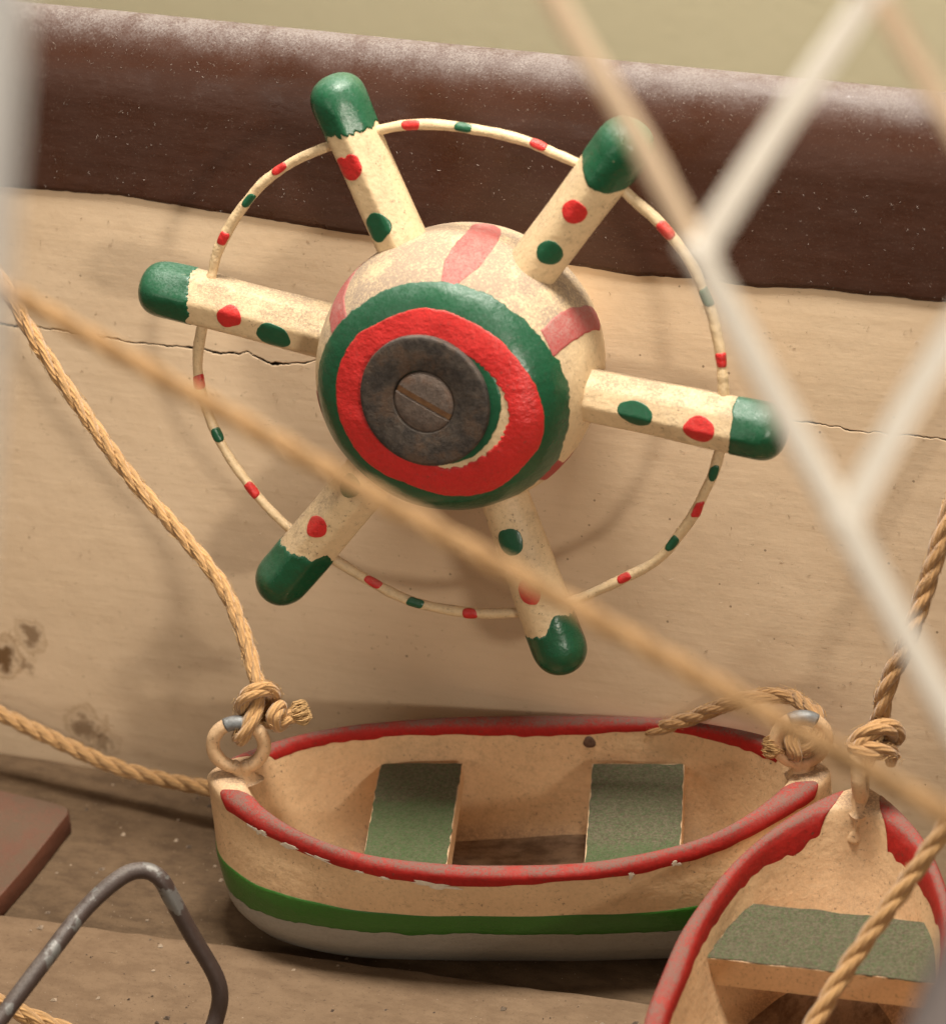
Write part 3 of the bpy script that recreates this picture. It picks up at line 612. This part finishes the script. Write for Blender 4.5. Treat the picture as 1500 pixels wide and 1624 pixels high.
    # thwarts (benches)
    for ti, (x0, x1, zt, th, yr, line) in enumerate(thwarts):
        m_thwart = thwart_mat(line)
        ny, nx_ = 40, 14; xs = np.linspace(0, 1, nx_)
        def ymax(x, z):
            f_ = (z - .38) / (sheer(x / BL) - .38); kk = np.interp(f_, (0, .03, .12, .30, .5, .7, .88, .955), (.69, .74, .80, .86, .915, .955, .985, .997))
            return Bi * kk * max(0, (1 - abs(x / (Li * kk)) ** (BP + 1.6 * .38))) ** (BQ * (1 - .42 * .38))
        def slab(name, zb, zt_, inset, mat, par, rg_, endin=0.0):
            V = []
            for i in range(nx_):
                x = x0 + inset + (x1 - x0 - 2 * inset) * xs[i]; yl = (ymax(x, zt_) if th > .35 else min(ymax(x0, zt_), ymax(x1, zt_))) + .03 - endin - abs(rg_) * .5
                for j in range(ny):
                    y = -yl + 2 * yl * j / (ny - 1)
                    xx = x + (rg_ * float(rag(y, seed + 40 + ti, .12)) if i == 0 else rg_ * float(rag(y, seed + 44 + ti, .12)) if i == nx_ - 1 else 0) + yr * y
                    V.append((xx, y + (rg_ * float(rag(x, seed + 50 + j, .1)) if j in (0, ny - 1) else 0), zt_ + .006 * math.sin(7 * y + 5 * x)))
            nb = len(V); Vb = [(v[0], v[1], zb) for v in V]
            Fq = grid_faces(nx_, ny); Fb = [tuple(a + nb for a in f[::-1]) for f in grid_faces(nx_, ny)]
            per = [i * ny for i in range(nx_)] + [(nx_ - 1) * ny + j for j in range(1, ny)] + [i * ny + ny - 1 for i in range(nx_ - 2, -1, -1)] + list(range(ny - 2, 0, -1))
            side = [(per[k], per[k] + nb, per[(k + 1) % len(per)] + nb, per[(k + 1) % len(per)]) for k in range(len(per))]
            o = mesh(name, V + Vb, Fq + Fb + side, mat, par); sharp(o, 35); return o
        t_ = slab('thwart', zt - th, zt, 0, m_boat, root, 0)
        slab('thwart_paint', zt - .008, zt + .014, .008, m_thwart, t_, .016, .02)
    # screw eyes
    for ri, xr in enumerate(rings):
        zt = float(sheer(xr / BL)); a = np.linspace(-.42 * math.pi + .0, 1.42 * math.pi, 44); a = np.linspace(R(-78), R(258), 48)
        rx, rz = (.335, .34) if ri == 0 else (.32, .33)
        pts = [(xr + .02, .0, zt + .00)] + [(xr + rx * math.cos(t), .05 * math.sin(t + 1) , zt + .52 + rz * math.sin(t)) for t in a] + [(xr - .02, .01, zt + .0)]
        pts = [(xr + .005, 0, zt - .12)] + pts + [(xr - .005, 0, zt - .12)]
        C, s_ = spline(pts, .02); V, F = tube_geo(C, .093 * (1 + .05 * rag(s_, seed + 60 + ri, .2)), 18)
        eye = mesh('screw_eye', V, F, m_boat, root)
        Vn = []                                                 # lump of paint where the eye enters the wood
        for i in range(12):
            t = i / 11
            for j in range(28):
                b = 2 * math.pi * j / 28; rr = (.22 - .12 * t ** .6) * (1 + .10 * math.sin(3 * b + seed) * (1 - t)); Vn.append((xr + rr * 1.15 * math.cos(b), rr * .8 * math.sin(b), zt - .05 + .24 * t ** 1.3))
        mesh('paint_collar', Vn, grid_faces(12, 28, closed_v=True, flip=True) + [tuple(11 * 28 + j for j in range(28))], m_boat, eye)
        j0, j1 = [np.argmin(np.abs(C[:, 0] - (xr + rx * math.cos(t))) + np.abs(C[:, 2] - (zt + .52 + rz * math.sin(t)))) for t in (R(52), R(118))]
        CC = C[j0:j1]; T, N, B = frames(C); ang = np.linspace(0, 2 * math.pi, 18, endpoint=False)
        rr = .093 * (1 + .05 * rag(s_, seed + 60 + ri, .2))[j0:j1, None] + .005 * np.ones((1, 18)); rr[0] -= .012; rr[-1] -= .012
        sh = np.zeros((len(CC), 18)); sh[0] = .05 * wob(ang, seed + 1, 1, (1, 2, 3, 5)); sh[-1] = .05 * wob(ang, seed + 2, 1, (1, 2, 3, 5))
        V = CC[:, None] + T[j0:j1, None] * sh[:, :, None] + (N[j0:j1, None] * np.cos(ang)[None, :, None] + B[j0:j1, None] * np.sin(ang)[None, :, None]) * rr[:, :, None]
        mesh('bare_metal', V.reshape(-1, 3), grid_faces(len(CC), 18, closed_v=True, flip=True), m_steel, eye)
    def stud(u, q, rad, mat, name):                             # small nail head or blob on the hull surface
        al = np.linspace(0, 2 * math.pi, 24, endpoint=False); p0 = samp(np.array([u]), np.array([q]), np.array([0.0]))[0]; p1 = samp(np.array([u]), np.array([q]), np.array([1.0]))[0]
        nn = p1 - p0; nn /= np.linalg.norm(nn); e1 = np.cross(nn, [0, 0, 1.0]); e1 /= np.linalg.norm(e1); e2 = np.cross(nn, e1)
        V = [p0 + (e1 * math.cos(t) + e2 * math.sin(t)) * rad * k_ * (1 + .08 * math.sin(3 * t)) + nn * z_ for k_, z_ in ((1, -.02), (1, .012), (.85, .026), (.4, .03)) for t in al]
        mesh(name, V, grid_faces(4, 24, closed_v=True, flip=True) + [tuple(72 + i for i in range(24))], mat, hull)
    return root, hull, samp, stud, n_in
def boat_matrix(loc, yaw, pitch=0.0, roll=0.0):
    mm = (Matrix.Rotation(yaw, 3, 'Z') @ Matrix.Rotation(pitch, 3, 'Y') @ Matrix.Rotation(roll, 3, 'X')).to_4x4(); mm.translation = Vector(loc); return mm
boat1, hull1, samp1, stud1, nin1 = make_boat(boat_matrix((.838, -1.47, .004), .245), 'cream toy rowing boat lying broadside under the ship wheel', 7,
                  [(-2.0, -.88, 1.5, .30, -.02, .42), (.90, 2.14, 1.5, .30, -.03, -.55)], wide=.12)
boat2, hull2, samp2, stud2, nin2 = make_boat(boat_matrix((5.616, -5.013, .262), 1.645, .03, .03), 'cream toy rowing boat seen end-on in the lower right corner', 23,
                  [(1.24, 2.42, 1.5, .40, -.04, -2.0), (-1.6, -.5, 1.5, .3, .02, -2.0)], wide=.85)

m_nail = metal('rusty_nail', (.085, .042, .026), (.15, .08, .05), .2, .75)
stud1(math.pi - math.acos(.235), nin1 - 2.3, .085, m_nail, 'nail_head')
# dried run of paint below the screw eye, inside the end-on boat
uq = np.linspace(-.03, .03, 9); V = []
for t in np.linspace(0, 1, 30):
    for i, du in enumerate(uq):
        w_ = .55 + .25 * math.sin(6 * t) + .35 * (t > .75) * math.sin((t - .75) * 12.5); e = 1 - (i - 4) ** 2 / 16
        V.append(samp2(np.array([math.pi + .02 * math.sin(5 * t) + du * w_ * 4.5]), np.array([nin2 - .5 - 2.3 * t]), np.array([(.05 * e ** .7 * (1 if t < .97 else .2)) - .01]))[0])
mesh('paint_run', V, grid_faces(30, 9), m_boat, hull2)

# ------------------------------------------------------------------ ropes
def rope_mat(name, a, b, dark):
    k = NT(name); uv = k.sep(k.tc.outputs['UV'])
    ph = k.math('ADD', k.math('MULTIPLY', uv[1], 44.0), k.math('MULTIPLY', uv[0], 34.0))
    ph = k.math('ADD', ph, k.math('MULTIPLY', k.noise(6, 3), 5.0))
    w = k.math('ADD', k.math('MULTIPLY', k.math('SINE', ph), .5), .5)
    c = k.mix(k.noise(3.5, 5, .65), a, b); c = k.mix(k.math('MULTIPLY', k.math('SUBTRACT', 1.0, w), .45), c, dark)
    c = k.mix(k.rng(k.noise(26, 4, .7), .55, .75, 0, .5), c, mul(a, 1.25))
    h = k.math('ADD', w, k.math('MULTIPLY', k.noise(60, 3, .7), .5))
    return k.done(c, .72, k.bump(h, .55, .02), spec=.25, sheen=.25)
m_rope = rope_mat('tan_rope', (.46, .245, .085), (.54, .315, .125), (.24, .115, .04))
m_rope_dark = rope_mat('brown_rope', (.38, .195, .068), (.46, .26, .10), (.20, .095, .032))
m_fuzz = flat_mat('rope_fuzz', (.50, .31, .14))
def strands(root, pts, rad, pitch, mat, phase=0.0, n=12, fuzz=0, seed=1):
    C, s = spline(pts, .025); T, N, B = frames(C)
    for k in range(3):
        a = 2 * math.pi * (s / pitch + k / 3) + phase + .7 * rag(s, seed + 5, 1.3)
        Ck = C + (N * np.cos(a)[:, None] + B * np.sin(a)[:, None]) * (rad * .46)
        V, F = tube_geo(Ck, rad * .60 * (1 + .05 * rag(s, seed + k, .4)), n)
        uv = np.stack([np.repeat(s, n), np.tile(np.linspace(0, 1, n, endpoint=False), len(s))], 1)
        mesh('strand', V, F, mat, root, uv=uv)
    if fuzz:
        def place(rg):
            i = rg.randrange(len(C)); b = rg.uniform(0, 6.283); nn = N[i] * math.cos(b) + B[i] * math.sin(b)
            return C[i] + nn * rad * .96, nn, T[i] * rg.choice((1, -1)) + nn * .5 + np.array([rg.uniform(-1, 1) for _ in range(3)]) * .6
        hairs('fuzz', fuzz, place, .13, .0028, m_fuzz, root, seed + 9)
    return C, T
def fray(root, p, dirn, rad, ln, n, mat, seed):
    """The opened end of a rope: a tuft of loose fibres (a real bundle, fuller in the middle)."""
    rg = random.Random(seed); d = np.array(dirn, float); d /= np.linalg.norm(d); V, F = [], []
    a = np.cross(d, [0, 0, 1]); a /= np.linalg.norm(a); b = np.cross(d, a)
    for _ in range(n):
        t, r_ = rg.uniform(0, 6.283), rad * math.sqrt(rg.random()); o0 = a * math.cos(t) * r_ + b * math.sin(t) * r_
        L_ = ln * rg.uniform(.6, 1.1); sp = rg.uniform(1.0, 1.5); cv = rg.uniform(-.12, .12) * ln
        b0 = len(V); w = .011 * rg.uniform(.6, 1.2)
        for i in range(5):
            q = i / 4; c0 = np.array(p) - d * ln * .25 + o0 * (.75 + (sp - .75) * math.sin(q * 2.4)) + d * L_ * q * 1.1 + (a * cv + b * cv) * math.sin(3 * q)
            for j in range(3):
                e = 2.1 * j; V.append(c0 + (a * math.cos(e) + b * math.sin(e)) * w * (1 - .5 * q))
        for i in range(4):
            for j in range(3): F.append((b0 + i * 3 + j, b0 + i * 3 + (j + 1) % 3, b0 + i * 3 + 3 + (j + 1) % 3, b0 + i * 3 + 3 + j))
    o = mesh('frayed_end', V, F, mat, root); o['kind'] = 'stuff'
def rope(pts, rad, label, mat=m_rope, pitch=1.2, fuzz=250, seed=1, end=None, phase=0.0):
    root = tag(empty('rope', Matrix.Translation(pts[0])), label, 'rope')
    loc = [tuple(np.array(p) - np.array(pts[0])) for p in pts]
    C, T = strands(root, loc, rad, pitch, mat, phase, fuzz=fuzz, seed=seed)
    if end: fray(root, C[-1], T[-1], rad * end[0], end[1], end[2], m_fuzz, seed + 77)
    return root
ROPE_LEFT = [(-7.067,0.356,8.683),(-6.648,0.178,8.157),(-6.247,0.003,7.647),(-5.942,-0.155,7.222),(-5.316,-0.376,6.407),(-4.585,-0.629,5.573),(-3.852,-0.832,4.907),(-3.271,-1.063,4.389),(-2.868,-1.401,3.919),(-2.620,-1.725,3.571),(-2.489,-1.914,3.398),(-2.445,-2.143,3.260),(-2.494,-2.336,3.083),(-2.618,-2.379,2.889),(-2.690,-2.158,2.864),(-2.541,-1.961,2.985),(-2.319,-1.857,3.224),(-2.320,-1.992,3.479),(-2.468,-2.144,3.499),(-2.630,-2.156,3.320),(-2.650,-2.066,3.050),(-2.455,-1.967,2.922),(-2.217,-2.031,3.016),(-2.160,-2.038,3.234),(-2.187,-2.178,3.196),(-2.183,-2.117,3.001),(-2.096,-1.995,3.031),(-1.985,-1.926,3.062)]
ROPE_DECK = [(-8.692,-0.251,1.442),(-8.097,-0.293,1.235),(-7.502,-0.329,1.058),(-6.595,-0.422,0.799),(-5.673,-0.545,0.601),(-4.849,-0.637,0.568),(-4.129,-0.716,0.608),(-3.224,-0.794,0.661),(-2.428,-0.875,0.699)]
ROPE_RIGHT = [(6.842,1.034,7.878),(6.490,0.480,6.721),(6.266,0.050,5.946),(6.101,-0.229,5.263),(5.919,-0.518,4.576),(5.724,-0.681,4.082),(5.638,-0.755,3.781),(5.602,-0.794,3.559),(5.561,-0.812,3.370),(5.536,-0.956,3.173),(5.472,-1.187,3.063),(5.450,-1.271,3.236),(5.429,-1.233,3.401),(5.596,-1.147,3.534),(5.769,-0.979,3.464),(5.796,-0.850,3.260),(5.570,-0.777,3.131),(5.382,-0.985,3.227),(5.374,-1.223,3.297),(5.593,-1.308,3.336),(5.773,-1.139,3.227),(5.795,-1.055,3.053)]
ROPE_STERN = [(2.000,0.360,1.780),(2.320,0.360,1.990),(2.650,0.350,2.170),(2.980,0.300,2.400),(3.340,0.240,2.640),(3.748,0.181,2.837),(4.144,0.148,2.904),(4.454,-0.186,3.026),(4.635,-0.354,3.043),(4.675,-0.488,2.895),(4.623,-0.591,2.740),(4.492,-0.615,2.654),(4.456,-0.389,2.688),(4.376,-0.476,2.837),(4.371,-0.668,2.822),(4.440,-0.727,2.655),(4.301,-0.599,2.610),(4.234,-0.648,2.674),(4.162,-0.687,2.700)]
ROPE_FRONT = [(0.009,-12.638,16.245),(1.595,-12.954,15.722),(4.479,-13.606,14.828),(7.343,-14.246,13.965),(10.031,-14.903,13.189),(11.309,-15.235,12.838)]
ROPE_CORNER = [(7.904,-3.667,5.768),(7.541,-4.015,5.108),(7.229,-4.287,4.529),(6.795,-4.689,3.834),(6.380,-5.171,3.198),(6.053,-5.701,2.626),(5.787,-6.175,2.096)]
ROPE_FOOT = [(-5.426,-5.905,1.083),(-4.785,-5.840,0.774),(-4.328,-5.750,0.522),(-3.712,-5.630,0.215),(-3.116,-5.469,-0.112)]
POST = [(6.460,-20.648,23.981),(6.605,-21.501,22.634),(6.685,-22.560,21.028),(6.727,-23.270,19.957),(6.776,-24.158,18.620)]
HOOK = [(-3.948,-8.303,1.906),(-3.747,-7.954,2.104),(-3.595,-7.513,2.278),(-3.364,-6.837,2.562),(-3.138,-6.056,2.813),(-2.865,-5.570,2.976),(-2.660,-5.358,2.971),(-2.452,-5.330,2.880),(-2.316,-5.343,2.587),(-2.099,-5.363,2.042),(-1.863,-5.380,1.492),(-1.803,-5.433,1.188),(-1.855,-5.527,0.893),(-1.925,-5.756,0.601),(-1.948,-6.075,0.240)]
ROD = [(10.877,-16.447,14.160),(10.715,-16.833,13.694),(10.610,-17.073,13.407),(10.510,-17.336,13.083),(10.358,-17.770,12.541)]

rope(ROPE_LEFT, .102, 'tan rope running down the left to a knot on the broadside boat', pitch=1.15, fuzz=1100, seed=3, end=(1.15, .20, 420))
rope(ROPE_DECK, .11, 'tan rope sagging low along the wall and behind the bow of the broadside boat', pitch=1.0, fuzz=500, seed=14)
rope(ROPE_RIGHT, .118, 'rope on the far right rising from a knot above the end-on boat', m_rope_dark, pitch=1.15, fuzz=700, seed=25)
rope(ROPE_STERN, .10, 'brown rope end knotted to the right eye of the broadside boat', m_rope_dark, pitch=1.1, fuzz=700, seed=36, end=(1.15, .18, 320))
rope(ROPE_FRONT, .088, 'out-of-focus tan rope crossing diagonally in front of the ship wheel', pitch=1.4, fuzz=0, seed=47)
rope(ROPE_CORNER, .112, 'slanting tan rope in front of the end-on boat and its bench', pitch=1.2, fuzz=150, seed=58)
rope(ROPE_FOOT, .118, 'short bit of tan rope under the bent wire in the lower left corner', pitch=1.0, fuzz=80, seed=69)

# ------------------------------------------------------------------ white cord net close to the lens
def cord_mat(name, c):
    k = NT(name); return k.done(k.mix(k.noise(9, 4), mul(c, .88), mul(c, 1.08)), .8, k.bump(k.noise(24, 3), .4, .02), spec=.2)
m_cord, m_cord_tan, m_post = cord_mat('white_cord', (.84, .785, .70)), cord_mat('tan_cord', (.76, .58, .41)), cord_mat('white_post_paint', (.90, .90, .91))
NETS = [
    ([(6.579,-14.045,20.406),(7.195,-14.398,19.497),(7.770,-14.666,18.741),(8.347,-14.983,17.910)], .085, m_cord_tan),
    ([(8.347,-14.983,17.910),(8.791,-14.304,18.628),(9.284,-13.581,19.379)], .102, m_cord),
    ([(8.347,-14.983,17.910),(8.945,-15.317,17.041),(9.530,-15.626,16.217)], .102, m_cord),
    ([(9.530,-15.626,16.217),(9.802,-15.129,16.777),(10.066,-14.692,17.252),(10.418,-14.147,17.831)], .102, m_cord),
    ([(9.530,-15.626,16.217),(9.963,-15.863,15.595),(10.753,-16.291,14.468)], .102, m_cord),
    ([(9.284,-13.581,19.379),(9.812,-13.841,18.664),(10.418,-14.147,17.831)], .085, m_cord_tan),
    ([(9.284,-13.581,19.379),(9.655,-12.916,20.123)], .10, m_cord),
    ([(10.753,-16.291,14.468),(11.145,-15.618,15.209),(11.568,-14.884,16.022)], .102, m_cord),
    ([(10.418,-14.147,17.831),(10.993,-14.515,16.926),(11.568,-14.884,16.022)], .102, m_cord),
    ([(10.753,-16.291,14.468),(11.364,-16.620,13.597)], .102, m_cord),
]
KNOTS = [(8.347, -14.983, 17.91), (9.284, -13.581, 19.379), (9.53, -15.626, 16.217), (10.418, -14.147, 17.831), (10.753, -16.291, 14.468), (11.568, -14.884, 16.022)]
net = tag(empty('cord_net', Matrix.Translation((8.347, -14.983, 17.91))), 'blurred off-white cord net with open diamonds at the upper right', 'net')
NO = np.array((8.347, -14.983, 17.91))
def cord(pts, rad, mat):
    C, s = spline([tuple(np.array(p) - NO) for p in pts], .08); T, N, B = frames(C)
    V, F = tube_geo(C, rad * (1 + .06 * rag(s, 7, .25)), 14); mesh('cord', V, F, mat, net)
for pts, rad, mat in NETS: cord(pts, rad, mat)
def knot(p, rad):
    C, s = spline([tuple(np.array(p) - NO + rad * np.array(q)) for q in ((-.9, -.4, .7), (.2, -.9, .4), (.9, .1, -.2), (.1, .9, -.4), (-.8, .1, .1), (-.1, -.8, .5), (.7, -.2, -.6), (.1, .4, -1.0))], .03)
    V, F = tube_geo(C, rad * .75, 12); mesh('knot', V, F, m_cord, net)
for p in KNOTS: knot(p, .095)
post_o = np.array(POST[0]); C, s = spline([tuple(np.array(p) - post_o) for p in POST], .1)
V, F = tube_geo(C, .42 * (1 + .015 * rag(s, 5, .8)), 32)
tag(mesh('white_post', V, F, m_post), 'out-of-focus white post at the left edge of the picture', 'post').location = post_o

# ------------------------------------------------------------------ bent wire, rod, board
def wire_mat(name):
    k = NT(name); c = k.mix(k.noise(3, 5), (.036, .022, .018), (.066, .043, .036))
    bare = k.math('MULTIPLY', k.rng(k.noise(1.5, 5, .65, k.vmap((1, 1, 1), (2, 5, 1))), .58, .62), 1.0)
    c = k.mix(bare, c, (.20, .195, .185)); c, r_, f = dusty(k, c, .46, .4, .4, 1.0, (.22, .19, .17), lint=.2)
    return k.done(c, r_, k.bump(k.noise(14, 5, .65, k.vmap((1, 1, .4))), .4, .03), metal=k.math('MULTIPLY', bare, .6))
m_wirehook = wire_mat('worn_painted_wire')
ho = np.array(HOOK[-1]); C, s = spline([tuple(np.array(p) - ho) for p in HOOK], .04)
V, F = tube_geo(C, .108 * (1 + .03 * rag(s, 3, .5)), 20)
tag(mesh('bent_wire', V, F, m_wirehook), 'bent brown wire with bare metal patches standing in the lower left corner', 'wire').location = ho
ro = np.array(ROD[0]); C, s = spline([tuple(np.array(p) - ro) for p in ROD], .06)
V, F = tube_geo(C, .20 * (1 + .02 * rag(s, 9, .5)), 20)
tag(mesh('grey_rod', V, F, cord_mat('grey_rod_paint', (.26, .225, .22))), 'very blurred grey rod at the bottom right corner', 'rod').location = ro
m_terra = paint('terracotta_board_paint', (.125, .040, .020), var=.2, rough=.6, dust=1.2, dcol=(.098, .060, .036), lo=.6, hi=1.0, speck=.4, bump=.4, lint=.3)
bp = [(-6.07, -1.30), (-6.01, -1.42), (-6.02, -1.68), (-6.03, -2.1), (-6.05, -2.6), (-6.12, -3.45), (-6.35, -5.0), (-8.6, -5.0), (-8.2, -1.12), (-7.2, -1.14), (-6.5, -1.20), (-6.2, -1.25)]
bo = np.array((-7.0, -2.6, 0)); n = len(bp); V = []
for dz, k in ((.012, .99), (.03, 1.0), (.30, 1.0), (.335, .992), (.345, .975)):
    for x, y in bp: V.append(((x - bo[0]) * k, (y - bo[1]) * k, dz + .22 * 0))
F = grid_faces(5, n, closed_v=True, flip=True) + [tuple(4 * n + i for i in range(n))[::-1], tuple(range(n))]
brd = mesh('painted_board', V, [f for f in F], m_terra, smooth=False); sharp(brd, 30); brd.location = bo + np.array((0, 0, 0))
tag(brd, 'flat terracotta board with a curved tip lying on the deck at the left', 'board')

# crumbs of paint and dirt lying on the deck
def crumbs():
    rg = random.Random(11); V, F = [], []
    for _ in range(520):
        x, y = rg.uniform(-7.5, 6.5), rg.uniform(-6.8, -.1); z = .0 if y > edge(x) else .19
        s_ = .008 + .034 * rg.random() ** 4; b0 = len(V)
        for dx, dy, dz in ((-1, -1, 0), (1, -.7, 0), (.8, 1, 0), (-.9, .8, 0), (.1, 0, .9)): V.append((x + dx * s_ * rg.uniform(.5, 1.3), y + dy * s_ * rg.uniform(.5, 1.3), z + dz * s_ + .002))
        F += [(b0, b0 + 1, b0 + 4), (b0 + 1, b0 + 2, b0 + 4), (b0 + 2, b0 + 3, b0 + 4), (b0 + 3, b0, b0 + 4)]
    k = NT('crumb'); c = k.mix(k.rng(k.noise(2.1, 1), .42, .58), (.07, .045, .03), (.36, .27, .19))
    tag(mesh('crumbs', V, F, k.done(c, .9), smooth=False), 'loose crumbs of dirt scattered over the deck', 'crumbs', kind='stuff')
crumbs()
